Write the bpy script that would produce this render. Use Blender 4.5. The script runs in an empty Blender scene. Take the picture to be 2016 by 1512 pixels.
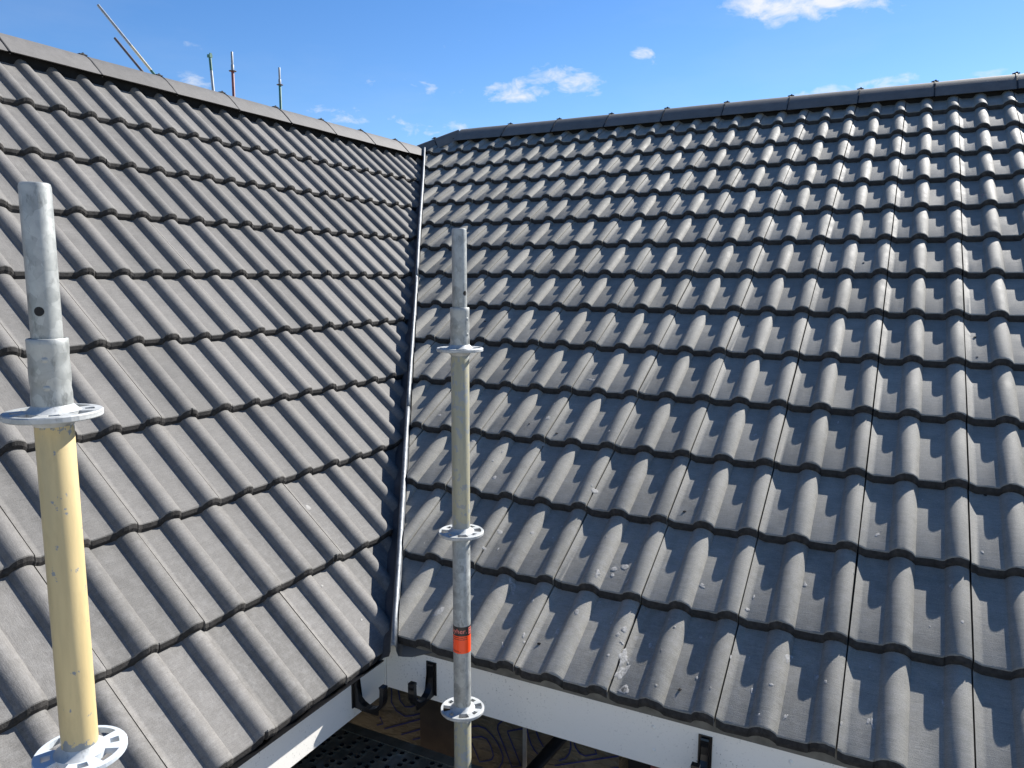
import bpy, bmesh, math, random
from mathutils import Vector, Matrix

random.seed(11)
sc = bpy.context.scene
COL = sc.collection
R_ = math.radians

# ------------------------------------------------------------------ camera
cam_d = bpy.data.cameras.new('camera')
cam = bpy.data.objects.new('camera', cam_d)
COL.objects.link(cam)
cam_d.sensor_width = 36.0
cam_d.lens = 36.0 * 1504.51 / 2016.0
cam_d.clip_start = 0.05
cam_d.clip_end = 3000
cx = Vector((0.89018654, 0.45559002, 0.00237804))
cy = -Vector((0.06480366, -0.12145119, -0.99047973))
cz = -Vector((-0.45096386, 0.88186583, -0.13763812))
m = Matrix((cx, cy, cz)).transposed().to_4x4()
m.translation = Vector((-0.189655, -1.931092, 1.149771))
cam.matrix_world = m
sc.camera = cam

# ------------------------------------------------------------------ sky, sun, exposure
SUN_EL, SUN_AZ = R_(37.5), R_(21.8)          # azimuth from +Y towards +X
SKY_STRENGTH, SUN_STRENGTH, EXPOSURE = 0.0715, 5.0, 1.18
world = bpy.data.worlds.new('World')
sc.world = world
world.use_nodes = True
world.cycles.sampling_method = 'MANUAL'
world.cycles.sample_map_resolution = 256
wn, wl = world.node_tree.nodes, world.node_tree.links
wn.clear()


def N(nodes, t, **kw):
    n = nodes.new(t)
    for k, v in kw.items():
        setattr(n, k, v)
    return n


w_out = N(wn, 'ShaderNodeOutputWorld')
w_bg = N(wn, 'ShaderNodeBackground')
w_bg.inputs['Strength'].default_value = SKY_STRENGTH
wl.new(w_bg.outputs[0], w_out.inputs[0])
sky = N(wn, 'ShaderNodeTexSky', sky_type='NISHITA', sun_disc=False)
sky.sun_elevation = SUN_EL
sky.sun_rotation = SUN_AZ
sky.altitude = 600
sky.air_density = 1.0
sky.dust_density = 0.15
sky.ozone_density = 3.0
w_co = N(wn, 'ShaderNodeTexCoord')


def wmath(op, a, b=None, c=None, clamp=False):
    n = N(wn, 'ShaderNodeMath', operation=op, use_clamp=clamp)
    for i, v in enumerate((a, b, c)):
        if v is None:
            continue
        if isinstance(v, (int, float)):
            n.inputs[i].default_value = v
        else:
            wl.new(v, n.inputs[i])
    return n.outputs[0]


def cloud(direction, hw, hh, dens, tilt=0.0):
    """soft ellipse of cloud around a compass direction (angles in radians)"""
    d = Vector(direction).normalized()
    r = d.cross(Vector((0, 0, 1))).normalized()
    u = r.cross(d).normalized()
    r2 = r * math.cos(tilt) + u * math.sin(tilt)
    u2 = u * math.cos(tilt) - r * math.sin(tilt)
    mp = N(wn, 'ShaderNodeMapping', vector_type='TEXTURE')
    mp.inputs['Location'].default_value = d
    mp.inputs['Rotation'].default_value = Matrix((r2, u2, -d)).transposed().to_euler()
    mp.inputs['Scale'].default_value = (hw * 1.15, hh * 1.15, 1.0)
    wl.new(w_co.outputs['Generated'], mp.inputs['Vector'])
    gr = N(wn, 'ShaderNodeTexGradient')
    gr.gradient_type = 'SPHERICAL'
    wl.new(mp.outputs[0], gr.inputs['Vector'])
    e = wmath('MULTIPLY', gr.outputs['Fac'], 1.7, clamp=True)
    return wmath('MULTIPLY', e, dens)


PX = 1.0 / 1540.0
CLOUDS = [
    ((-0.3834, 0.8930, 0.2355), 88 * PX, 32 * PX, 0.92, -0.1),
    ((-0.4380, 0.8690, 0.2270), 108 * PX, 27 * PX, 0.90, 0.10),
    ((-0.1123, 0.9467, 0.3120), 185 * PX, 52 * PX, 1.15, 0.0),
    ((-0.0650, 0.9500, 0.3080), 110 * PX, 48 * PX, 0.95, 0.0),
    ((-0.2927, 0.9203, 0.2597), 36 * PX, 22 * PX, 0.66, -0.5),
    ((-0.0834, 0.9731, 0.2100), 190 * PX, 16 * PX, 0.75, 0.10),
    ((0.1500, 0.9700, 0.2220), 190 * PX, 14 * PX, 0.55, 0.08),
    ((-0.5388, 0.8109, 0.2285), 48 * PX, 20 * PX, 0.50, -0.2),
    ((-0.6125, 0.7664, 0.1938), 150 * PX, 22 * PX, 0.55, -0.05),
    ((-0.5232, 0.8314, 0.1850), 120 * PX, 24 * PX, 0.42, 0.1),
    ((-0.7297, 0.6472, 0.2190), 42 * PX, 18 * PX, 0.52, -0.2),
    ((-0.5858, 0.7776, 0.2287), 60 * PX, 14 * PX, 0.42, 0.0),
    ((-0.7386, 0.6228, 0.2583), 60 * PX, 12 * PX, 0.28, -0.15),
    ((-0.4869, 0.8439, 0.2252), 46 * PX, 20 * PX, 0.45, 0.2),
    ((-0.4930, 0.8250, 0.2760), 36 * PX, 14 * PX, 0.40, 0.0),
]
tot = None
for c_ in CLOUDS:
    o_ = cloud(*c_)
    tot = o_ if tot is None else wmath('MAXIMUM', tot, o_)
w_map = N(wn, 'ShaderNodeMapping')
w_map.inputs['Scale'].default_value = (1, 1, 1.9)
wl.new(w_co.outputs['Generated'], w_map.inputs['Vector'])
w_no = N(wn, 'ShaderNodeTexNoise')
w_no.inputs['Scale'].default_value = 26
w_no.inputs['Detail'].default_value = 8
w_no.inputs['Roughness'].default_value = 0.62
w_no.inputs['Distortion'].default_value = 0.35
wl.new(w_map.outputs[0], w_no.inputs['Vector'])
ragged = wmath('MULTIPLY_ADD', w_no.outputs['Fac'], 5.0, -2.75)      # about -1 .. 1
body = wmath('ADD', wmath('MULTIPLY', tot, 1.15), wmath('MULTIPLY', ragged, 0.62))
body = wmath('SUBTRACT', body, 0.42, clamp=True)
body = wmath('MULTIPLY', body, wmath('MULTIPLY', tot, 2.4, clamp=True))
body = wmath('MULTIPLY', wmath('SMOOTH_MIN', body, 0.95, 0.25), 1.0, clamp=True)
# thin high veil all over the sky
w_no2 = N(wn, 'ShaderNodeTexNoise')
w_no2.inputs['Scale'].default_value = 3.2
w_no2.inputs['Detail'].default_value = 6
w_no2.inputs['Roughness'].default_value = 0.6
w_map2 = N(wn, 'ShaderNodeMapping')
w_map2.inputs['Scale'].default_value = (1, 1, 3.5)
wl.new(w_co.outputs['Generated'], w_map2.inputs['Vector'])
wl.new(w_map2.outputs[0], w_no2.inputs['Vector'])
veil = wmath('MULTIPLY', wmath('SUBTRACT', w_no2.outputs['Fac'], 0.52, clamp=True), 0.22)
body = wmath('MAXIMUM', body, veil)
w_sat = N(wn, 'ShaderNodeHueSaturation')
w_sat.inputs['Saturation'].default_value = 1.25
w_sat.inputs['Hue'].default_value = 0.507
wl.new(sky.outputs[0], w_sat.inputs['Color'])
w_mix = N(wn, 'ShaderNodeMix', data_type='RGBA')
wl.new(body, w_mix.inputs[0])
wl.new(w_sat.outputs[0], w_mix.inputs[6])
w_mix.inputs[7].default_value = (5.9, 6.0, 6.1, 1)
wl.new(w_mix.outputs[2], w_bg.inputs['Color'])

sun_d = bpy.data.lights.new('sun', 'SUN')
sun_d.energy = SUN_STRENGTH
sun_d.angle = R_(0.53)
sun_d.color = (1.0, 0.965, 0.915)
sun = bpy.data.objects.new('sun', sun_d)
COL.objects.link(sun)
S = Vector((math.cos(SUN_EL) * math.sin(SUN_AZ), math.cos(SUN_EL) * math.cos(SUN_AZ), math.sin(SUN_EL)))
sun.rotation_euler = (-S).to_track_quat('-Z', 'Y').to_euler()
sun.location = S * 30

vs = sc.view_settings
vs.view_transform = 'Standard'
vs.look = 'None'
vs.gamma = 1.0
vs.exposure = EXPOSURE
vs.use_curve_mapping = False
sc.render.engine = 'CYCLES'
sc.cycles.max_bounces = 5
sc.cycles.diffuse_bounces = 3
sc.cycles.glossy_bounces = 2
sc.cycles.use_denoising = True


# ------------------------------------------------------------------ material helpers
class Mat:
    def __init__(self, name, rough=0.6, metal=0.0, spec=0.5):
        self.m = bpy.data.materials.new(name)
        self.m.use_nodes = True
        self.n, self.l = self.m.node_tree.nodes, self.m.node_tree.links
        self.b = self.n['Principled BSDF']
        self.b.inputs['Roughness'].default_value = rough
        self.b.inputs['Metallic'].default_value = metal
        self.b.inputs['Specular IOR Level'].default_value = spec
        self.tc = N(self.n, 'ShaderNodeTexCoord')
        self.geo = N(self.n, 'ShaderNodeNewGeometry')

    def link(self, a, b):
        self.l.new(a, b)

    def val(self, sock, v):
        if isinstance(v, (int, float)):
            sock.default_value = v
        elif isinstance(v, (tuple, list)):
            sock.default_value = tuple(v) if len(v) != 3 or sock.type == 'VECTOR' else (*v, 1)
        else:
            self.l.new(v, sock)

    def math(self, op, a, b=None, clamp=False):
        n = N(self.n, 'ShaderNodeMath', operation=op, use_clamp=clamp)
        self.val(n.inputs[0], a)
        if b is not None:
            self.val(n.inputs[1], b)
        return n.outputs[0]

    def map(self, vec, scale=(1, 1, 1), loc=(0, 0, 0)):
        n = N(self.n, 'ShaderNodeMapping')
        n.inputs['Scale'].default_value = scale
        n.inputs['Location'].default_value = loc
        self.l.new(vec, n.inputs['Vector'])
        return n.outputs[0]

    def noise(self, vec, scale, detail=4, rough=0.55, dist=0.0):
        n = N(self.n, 'ShaderNodeTexNoise')
        n.inputs['Scale'].default_value = scale
        n.inputs['Detail'].default_value = detail
        n.inputs['Roughness'].default_value = rough
        n.inputs['Distortion'].default_value = dist
        if vec is not None:
            self.l.new(vec, n.inputs['Vector'])
        return n.outputs['Fac']

    def ramp(self, fac, stops):
        n = N(self.n, 'ShaderNodeValToRGB')
        cr = n.color_ramp
        while len(cr.elements) < len(stops):
            cr.elements.new(0.5)
        for e, (p, c) in zip(cr.elements, stops):
            e.position = p
            e.color = (c, c, c, 1) if isinstance(c, (int, float)) else (*c, 1)
        self.l.new(fac, n.inputs[0])
        return n.outputs[0]

    def mix(self, fac, a, b, mode='MIX'):
        n = N(self.n, 'ShaderNodeMix', data_type='RGBA', blend_type=mode)
        self.val(n.inputs[0], fac)
        self.val(n.inputs[6], a)
        self.val(n.inputs[7], b)
        return n.outputs[2]

    def bump(self, h, strength, dist=0.002):
        n = N(self.n, 'ShaderNodeBump')
        n.inputs['Strength'].default_value = strength
        n.inputs['Distance'].default_value = dist
        self.l.new(h, n.inputs['Height'])
        self.l.new(n.outputs[0], self.b.inputs['Normal'])

    def color(self, c):
        self.val(self.b.inputs['Base Color'], c)
        return self


def plain(name, col, rough=0.6, metal=0.0, var=0.15, scale=20, bump=0.0, spec=0.5):
    M = Mat(name, rough, metal, spec)
    f = M.noise(M.tc.outputs['Object'], scale, 5)
    lo = tuple(c * (1 - var) for c in col)
    hi = tuple(min(1, c * (1 + var)) for c in col)
    M.color(M.ramp(f, [(0.3, lo), (0.7, hi)]))
    if bump:
        M.bump(M.noise(M.tc.outputs['Object'], scale * 6, 4), bump)
    return M.m


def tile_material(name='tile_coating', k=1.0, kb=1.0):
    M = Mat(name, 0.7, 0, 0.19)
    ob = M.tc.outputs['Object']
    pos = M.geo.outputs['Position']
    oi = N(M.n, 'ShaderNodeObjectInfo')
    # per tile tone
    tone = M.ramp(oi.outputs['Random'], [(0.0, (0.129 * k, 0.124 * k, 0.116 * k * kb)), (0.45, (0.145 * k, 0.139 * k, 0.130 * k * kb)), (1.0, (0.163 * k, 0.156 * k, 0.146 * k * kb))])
    # extrusion streaks across the tile, and mottling
    st = M.noise(M.map(ob, (22, 330, 60)), 1.0, 3, 0.65)
    tone = M.mix(0.55, tone, M.ramp(st, [(0.3, 0.74), (0.7, 1.2)]), 'MULTIPLY')
    mo = M.noise(pos, 14, 4, 0.65)
    tone = M.mix(0.9, tone, M.ramp(mo, [(0.3, 0.82), (0.7, 1.16)]), 'MULTIPLY')
    gr = M.noise(ob, 420, 2, 0.6)
    tone = M.mix(0.8, tone, M.ramp(gr, [(0.3, 0.74), (0.72, 1.24)]), 'MULTIPLY')
    # mortar dust, thicker along the lower right-hand slope near the valley
    sx = N(M.n, 'ShaderNodeSeparateXYZ')
    M.link(pos, sx.inputs[0])
    low = M.math('SUBTRACT', 1.0, M.math('MULTIPLY', M.math('ABSOLUTE', M.math('SUBTRACT', sx.outputs['Z'], 0.12)), 1.15), True)
    lft = M.math('SUBTRACT', 1.0, M.math('MULTIPLY', M.math('ABSOLUTE', M.math('ADD', sx.outputs['X'], 0.95)), 0.60), True)
    zone = M.math('MULTIPLY', low, lft)
    dust = M.noise(pos, 40, 4, 0.72)
    dmask = M.math('MULTIPLY', M.ramp(dust, [(0.46, 0.0), (0.72, 1.0)]), M.math('ADD', M.math('MULTIPLY', zone, 0.85), 0.10, True))
    smear = M.noise(M.map(ob, (95, 8, 30)), 1.0, 3, 0.7)
    smask = M.math('MULTIPLY', M.ramp(smear, [(0.60, 0.0), (0.78, 1.0)]), M.math('ADD', M.math('MULTIPLY', zone, 0.8), 0.12, True))
    tone = M.mix(M.math('MULTIPLY', M.math('MAXIMUM', dmask, smask), 0.55), tone, (0.30, 0.295, 0.285))
    M.color(tone)
    M.val(M.b.inputs['Roughness'], M.ramp(mo, [(0.3, 0.64), (0.7, 0.80)]))
    h = M.math('ADD', M.math('MULTIPLY', gr, 0.6), M.math('MULTIPLY', st, 0.5))
    M.bump(h, 0.7, 0.0014)
    return M.m


def metal_material(name, dark, light, rough=0.42, metal=0.75):
    M = Mat(name, rough, metal)
    ob = M.tc.outputs['Object']
    vo = N(M.n, 'ShaderNodeTexVoronoi')
    vo.inputs['Scale'].default_value = 75
    M.link(ob, vo.inputs['Vector'])
    cs = N(M.n, 'ShaderNodeSeparateColor')
    M.link(vo.outputs['Color'], cs.inputs[0])
    n1 = M.noise(ob, 22, 6, 0.62)
    f = M.math('ADD', M.math('MULTIPLY', cs.outputs[0], 0.18), M.math('MULTIPLY', n1, 0.85))
    col = M.ramp(f, [(0.33, dark), (0.72, light)])
    stain = M.ramp(M.noise(M.map(ob, (1, 1, 0.4)), 70, 5, 0.7), [(0.56, 0.0), (0.70, 0.7)])
    col = M.mix(stain, col, tuple(c * 0.5 for c in dark))
    M.color(col)
    M.val(M.b.inputs['Roughness'], M.ramp(n1, [(0.3, rough - 0.06), (0.7, rough + 0.16)]))
    M.bump(M.noise(ob, 260, 4), 0.12, 0.001)
    return M.m


def paint_material(name, col, under, chip=0.62, rough=0.45, top_bare=0.045, length=0.5):
    """painted tube: chips and bare galvanising, most near the two welded ends"""
    M = Mat(name, rough)
    ob = M.tc.outputs['Object']
    sx = N(M.n, 'ShaderNodeSeparateXYZ')
    M.link(ob, sx.inputs[0])
    z = sx.outputs['Z']                              # section origin at its lower end
    n1 = M.noise(ob, 45, 5, 0.6)
    n2 = M.noise(M.map(ob, (1, 1, 0.35)), 120, 4, 0.6)
    end = M.math('MINIMUM', z, M.math('SUBTRACT', length, z))
    near = M.math('SUBTRACT', 1.0, M.math('DIVIDE', end, top_bare), True)
    c = M.math('ADD', M.math('MULTIPLY', n1, 0.75), M.math('MULTIPLY', n2, 0.3))
    c = M.math('ADD', c, M.math('MULTIPLY', near, 0.16))
    mask = M.ramp(c, [(chip, 0.0), (chip + 0.015, 1.0)])
    tone = M.ramp(M.noise(M.map(ob, (1, 1, 0.12)), 40, 5), [(0.3, tuple(v * 0.80 for v in col)), (0.7, tuple(v * 1.10 for v in col))])
    grime = M.ramp(M.noise(M.map(ob, (1, 1, 0.3)), 18, 6, 0.7), [(0.52, 0.0), (0.75, 0.55)])
    tone = M.mix(grime, tone, tuple(v * 0.55 for v in col))
    M.color(M.mix(mask, tone, under))
    M.bump(M.noise(ob, 320, 4), 0.10, 0.001)
    return M.m


MT = {}
MT['tile'] = tile_material()
MT['tile_dusty_brightened'] = tile_material('dusty_brightened_tile_coating', 1.58, 0.93)  # mortar dust plus a colour lift standing in for light the slope lacks
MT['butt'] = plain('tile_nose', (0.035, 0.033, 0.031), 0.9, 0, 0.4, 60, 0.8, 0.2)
MT['cut'] = plain('cut_concrete', (0.16, 0.158, 0.155), 0.85, 0, 0.25, 50, 0.5, 0.3)
MT['ridge'] = None
MT['galv'] = metal_material('galvanised_steel', (0.225, 0.235, 0.225), (0.42, 0.43, 0.41), 0.5, 0.45)
MT['galv_pale'] = metal_material('galvanised_plate', (0.30, 0.315, 0.31), (0.50, 0.51, 0.50), 0.55, 0.3)
MT['galv_rolled'] = metal_material('rolled_valley_metal', (0.12, 0.13, 0.14), (0.25, 0.265, 0.275), 0.55, 0.6)
MT['cream'] = paint_material('cream_yellow_paint', (0.51, 0.40, 0.20), (0.20, 0.215, 0.215), 0.64)
MT['faded'] = paint_material('faded_cream_paint', (0.33, 0.31, 0.215), (0.24, 0.25, 0.235), 0.565)
MT['cream_plate'] = paint_material('cream_plate_paint', (0.47, 0.35, 0.15), (0.46, 0.50, 0.53), 0.50, 0.5, 1.0, 0.5)
MT['white'] = None
MT['black'] = plain('black_plastic', (0.008, 0.008, 0.009), 0.28, 0, 0.2, 30)
MT['ridgeroll'] = plain('dry_ridge_roll', (0.016, 0.016, 0.016), 0.9, 0, 0.3, 20, 0.3, 0.1)
MT['clamp'] = plain('ridge_clamp_plastic', (0.012, 0.012, 0.012), 0.6, 0, 0.3, 20, 0, 0.3)
MT['felt'] = plain('eaves_felt', (0.15, 0.143, 0.125), 0.85, 0, 0.25, 25, 0.4, 0.2)
MT['liner'] = plain('valley_liner', (0.045, 0.047, 0.052), 0.5, 0, 0.35, 18, 0.3)
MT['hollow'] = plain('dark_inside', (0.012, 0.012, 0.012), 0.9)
MT['blueink'] = plain('blue_ink', (0.010, 0.014, 0.085), 0.6)
MT['batten'] = plain('pale_batten', (0.30, 0.27, 0.23), 0.7)
MT['brownboard'] = plain('brown_board', (0.045, 0.029, 0.018), 0.8, 0, 0.4, 12, 0.3)
MT['orange'] = plain('orange_label', (0.97, 0.075, 0.008), 0.35, 0, 0.03, 30)
MT['labelblack'] = plain('label_black', (0.018, 0.012, 0.012), 0.4, 0, 0.1, 30)
MT['labelpink'] = plain('label_letters', (0.85, 0.22, 0.17), 0.4, 0, 0.05, 30)
MT['red'] = plain('red_paint', (0.19, 0.06, 0.055), 0.5, 0, 0.25, 14)
MT['green'] = plain('green_paint', (0.035, 0.13, 0.095), 0.5, 0, 0.3, 14)
MT['rust'] = plain('rusty_tube', (0.075, 0.065, 0.07), 0.6, 0.3, 0.3, 14)
MT['greytube'] = plain('grey_tube', (0.26, 0.275, 0.28), 0.5, 0.4, 0.25, 10)
MT['creamtube'] = plain('cream_tube', (0.48, 0.43, 0.30), 0.5, 0.1, 0.2, 10)
MT['splash'] = plain('dried_mortar', (0.285, 0.278, 0.26), 0.9, 0, 0.4, 140, 0.2, 0.2)
MT['timber'] = plain('timber_deck', (0.18, 0.12, 0.07), 0.8)


def ridge_material():
    M = Mat('ridge_coating', 0.7, 0, 0.3)
    ob = M.tc.outputs['Object']
    oi = N(M.n, 'ShaderNodeObjectInfo')
    tone = M.ramp(oi.outputs['Random'], [(0, (0.108, 0.103, 0.096)), (1, (0.132, 0.126, 0.118))])
    mo = M.noise(ob, 16, 6, 0.65)
    tone = M.mix(0.9, tone, M.ramp(mo, [(0.3, 0.82), (0.7, 1.14)]), 'MULTIPLY')
    gr = M.noise(ob, 300, 3, 0.6)
    tone = M.mix(0.7, tone, M.ramp(gr, [(0.3, 0.85), (0.72, 1.15)]), 'MULTIPLY')
    sc_ = M.ramp(M.noise(M.map(ob, (2.5, 22, 22)), 3, 5, 0.7), [(0.62, 0.0), (0.74, 0.45)])
    tone = M.mix(sc_, tone, (0.26, 0.255, 0.25))
    M.color(tone)
    M.bump(gr, 0.4, 0.001)
    return M.m


MT['ridge'] = ridge_material()


def white_material():
    M = Mat('white_fascia_plastic', 0.38)
    pos = M.geo.outputs['Position']
    base = M.ramp(M.noise(pos, 3, 4), [(0.3, (0.78, 0.755, 0.69)), (0.7, (0.83, 0.805, 0.745))])
    d = M.noise(pos, 150, 4, 0.65)
    zone = M.ramp(M.noise(pos, 5, 3), [(0.42, 0.1), (0.62, 1.0)])
    spots = M.math('MULTIPLY', M.ramp(d, [(0.60, 0.0), (0.66, 0.6)]), zone)
    M.color(M.mix(spots, base, (0.16, 0.15, 0.13)))
    return M.m


MT['white'] = white_material()


def membrane_material():
    M = Mat('wall_membrane', 0.55)
    pos = M.geo.outputs['Position']
    n1 = M.noise(M.map(pos, (1, 1, 2.2)), 9, 5, 0.6, 0.6)
    M.color(M.ramp(n1, [(0.3, (0.075, 0.058, 0.036)), (0.7, (0.15, 0.12, 0.078))]))
    M.bump(M.noise(M.map(pos, (1, 1, 3)), 11, 3, 0.5, 1.0), 0.8, 0.02)
    return M.m


MT['membrane'] = membrane_material()


def plank_material():
    M = Mat('dirty_steel_plank', 0.6, 0.0)
    pos = M.geo.outputs['Position']
    n1 = M.noise(pos, 11, 7, 0.68)
    M.color(M.ramp(n1, [(0.3, (0.11, 0.083, 0.055)), (0.55, (0.24, 0.19, 0.13)), (0.75, (0.40, 0.35, 0.28))]))
    M.bump(M.noise(pos, 90, 4), 0.3, 0.002)
    return M.m


MT['plank'] = plank_material()


def ground_material():
    M = Mat('ground_cover', 0.95)
    pos = M.geo.outputs['Position']
    n1 = M.noise(pos, 0.35, 6)
    n2 = M.noise(pos, 6, 6)
    c = M.ramp(n1, [(0.30, (0.27, 0.26, 0.19)), (0.42, (0.46, 0.42, 0.36))])  # unseen ground kept pale to bounce light onto the fascia
    M.color(M.mix(0.5, c, M.ramp(n2, [(0.3, 0.6), (0.7, 1.25)]), 'MULTIPLY'))
    M.bump(n2, 0.6, 0.05)
    return M.m


MT['ground'] = ground_material()


# ------------------------------------------------------------------ object helpers
def tag(o, label=None, cat=None, group=None, kind=None):
    for k, v in (('label', label), ('category', cat), ('group', group), ('kind', kind)):
        if v:
            o[k] = v
    return o


def mesh_obj(name, me, parent=None, mats=(), matrix=None):
    o = bpy.data.objects.new(name, me)
    COL.objects.link(o)
    if parent is not None:
        o.parent = parent
    for mt in mats:
        if len(me.materials) < len(mats):
            me.materials.append(MT[mt] if isinstance(mt, str) else mt)
    if matrix is not None:
        o.matrix_basis = matrix
    return o


def bm_mesh(bm, name, smooth=False):
    bmesh.ops.recalc_face_normals(bm, faces=bm.faces[:])
    me = bpy.data.meshes.new(name)
    if smooth:
        for f in bm.faces:
            f.smooth = True
    bm.to_mesh(me)
    bm.free()
    return me


def empty(name, loc=(0, 0, 0)):
    o = bpy.data.objects.new(name, None)
    o.empty_display_size = 0.1
    COL.objects.link(o)
    o.location = loc
    return o


def add_box(bm, lo, hi, mi=0):
    v = [bm.verts.new((x, y, z)) for x in (lo[0], hi[0]) for y in (lo[1], hi[1]) for z in (lo[2], hi[2])]
    for q in ((0, 1, 3, 2), (4, 6, 7, 5), (0, 4, 5, 1), (2, 3, 7, 6), (0, 2, 6, 4), (1, 5, 7, 3)):
        f = bm.faces.new([v[i] for i in q])
        f.material_index = mi


def box(name, lo, hi, mat, parent=None, bev=0.0):
    bm = bmesh.new()
    add_box(bm, lo, hi)
    if bev:
        bmesh.ops.bevel(bm, geom=bm.edges[:], offset=bev, segments=2, affect='EDGES')
    return mesh_obj(name, bm_mesh(bm, name), parent, (mat,))


def prism_mesh(name, pts3, thick_vec):
    """solid from a planar polygon and an extrusion vector"""
    bm = bmesh.new()
    a = [bm.verts.new(p) for p in pts3]
    b = [bm.verts.new(Vector(p) + Vector(thick_vec)) for p in pts3]
    bm.faces.new(a)
    bm.faces.new(b[::-1])
    for i in range(len(a)):
        j = (i + 1) % len(a)
        bm.faces.new((a[i], b[i], b[j], a[j]))
    return bm_mesh(bm, name)


def lathe_mesh(name, prof, seg=40, smooth_angle=35, jitter=0.0):
    """surface of revolution about z; prof = [(r, z), ...] closed if it returns to the axis side"""
    bm = bmesh.new()
    rings = []
    for (r, z) in prof:
        rings.append([bm.verts.new((r * math.cos(2 * math.pi * i / seg), r * math.sin(2 * math.pi * i / seg), z)) for i in range(seg)])
    for a, b in zip(rings[:-1], rings[1:]):
        for i in range(seg):
            j = (i + 1) % seg
            bm.faces.new((a[i], a[j], b[j], b[i]))
    for f in bm.faces:
        f.smooth = True
    for e in bm.edges:
        if len(e.link_faces) == 2 and e.link_faces[0].normal.length == 0:
            pass
    bm.normal_update()
    for e in bm.edges:
        if len(e.link_faces) == 2 and e.calc_face_angle(0) > R_(smooth_angle):
            e.smooth = False
    return bm_mesh(bm, name)


def tube_between(name, a, b, r, mat, parent=None, seg=18):
    a, b = Vector(a), Vector(b)
    L = (b - a).length
    t = 0.0032
    me = lathe_mesh(name, [(r - t, 0), (r, 0), (r, L), (r - t, L), (r - t, 0)], seg)
    q = (b - a).to_track_quat('Z', 'Y')
    return mesh_obj(name, me, parent, (mat,), Matrix.Translation(a) @ q.to_matrix().to_4x4())


# ------------------------------------------------------------------ fitted roof geometry
TH_A, TH_B = 0.769353, 0.537262               # slope of the left and the right roof face
G_A, G_B = 0.35687, 0.334695                  # gauge
O_A = Vector((-1.62927, 0.216527, -0.055354)) # a roll crest at the left eaves
O_B = Vector((0, 0, 0))                       # a roll crest at the right eaves
U_A, S_A = Vector((0, 1, 0)), Vector((-math.cos(TH_A), 0, math.sin(TH_A)))
U_B, S_B = Vector((1, 0, 0)), Vector((0, math.cos(TH_B), math.sin(TH_B)))
N_A, N_B = U_A.cross(S_A), U_B.cross(S_B)
ROLL_H, LIFT = 0.0248, 0.0275
V0, V1 = Vector((-1.615, 0.007, 0.004)), Vector((-3.964, 3.784, 2.254))   # crest line of the valley roll
VD = (V1 - V0).normalized()
VN = Vector((VD.y, -VD.x, 0)).normalized()     # horizontal, pointing to the right-hand slope
RIDGE_A_X, RIDGE_B_Y = -4.055, 4.06
HIP0, HIP1 = Vector((-4.055, 3.87, 2.27)), Vector((-3.77, 4.06, 2.43))
GROUND_Z = -5.2
B_MAX_X, A_MIN_Y = 2.2, -3.6


def plane_b(x, y, off=0.0):
    """point on the right-hand crest plane, offset along its normal"""
    return Vector((x, y, y * math.tan(TH_B))) + N_B * off


def plane_a(x, y, off=0.0):
    return Vector((x, y, O_A.z + (O_A.x - x) * math.tan(TH_A))) + N_A * off


# ------------------------------------------------------------------ setting
g = 600
bm = bmesh.new()
bm.faces.new([bm.verts.new(p) for p in ((-g, -g, GROUND_Z), (g, -g, GROUND_Z), (g, g, GROUND_Z), (-g, g, GROUND_Z))])
ground = mesh_obj('ground', bm_mesh(bm, 'ground'), None, ('ground',))
tag(ground, kind='structure', label='pale gravel of the building site far below, lightened to bounce light upwards')

# ------------------------------------------------------------------ the house
house = empty('house', (-4.0, 2.0, GROUND_Z))
tag(house, 'unfinished house with dark grey double-roll tiled roof slopes meeting in a metal valley', 'house')
HM = Matrix.Translation(house.location).inverted()


def hpart(o):
    """parent to the house without moving"""
    o.parent = house
    o.matrix_basis = HM @ o.matrix_basis
    return o


D_OFF = -0.086
# decks under the tiles
bdeck = [plane_b(V0.x + 0.02, 0.10, D_OFF), plane_b(B_MAX_X, 0.10, D_OFF), plane_b(B_MAX_X, RIDGE_B_Y, D_OFF),
         plane_b(HIP1.x, RIDGE_B_Y, D_OFF), plane_b(HIP0.x, HIP0.y, D_OFF)]
slope_b = hpart(mesh_obj('roof_slope', prism_mesh('roof_slope', bdeck, -N_B * 0.02), None, ('felt',)))
slope_b['label'] = 'shallower tiled roof slope facing the camera on the right'
adeck = [plane_a(-1.73, 0.09, D_OFF), plane_a(RIDGE_A_X, 3.90, D_OFF), plane_a(RIDGE_A_X, A_MIN_Y, D_OFF), plane_a(-1.73, A_MIN_Y, D_OFF)]
slope_a = hpart(mesh_obj('roof_slope', prism_mesh('roof_slope', adeck, -N_A * 0.02), None, ('felt',)))
slope_a['label'] = 'steeper sunlit tiled roof slope on the left'
zr_b = plane_b(0, RIDGE_B_Y, D_OFF).z
zr_a = plane_a(RIDGE_A_X, 0, D_OFF).z
rear_b = [Vector((HIP1.x, RIDGE_B_Y + 0.01, zr_b)), Vector((B_MAX_X, RIDGE_B_Y + 0.01, zr_b)), Vector((B_MAX_X, 2 * RIDGE_B_Y, -0.1)), Vector((-6.4, 2 * RIDGE_B_Y, -0.1))]
hpart(mesh_obj('rear_roof_slope', prism_mesh('rear_roof_slope', rear_b, (0, -0.01, -0.02)), None, ('tile',)))
rear_a = [Vector((RIDGE_A_X - 0.01, A_MIN_Y, zr_a)), Vector((RIDGE_A_X - 0.01, 3.9, zr_a)), Vector((-6.4, 2 * RIDGE_B_Y, -0.1)), Vector((-6.4, A_MIN_Y, -0.1))]
bm = bmesh.new()
vv = [bm.verts.new(p) for p in rear_a]
bm.faces.new((vv[0], vv[1], vv[2]))
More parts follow.
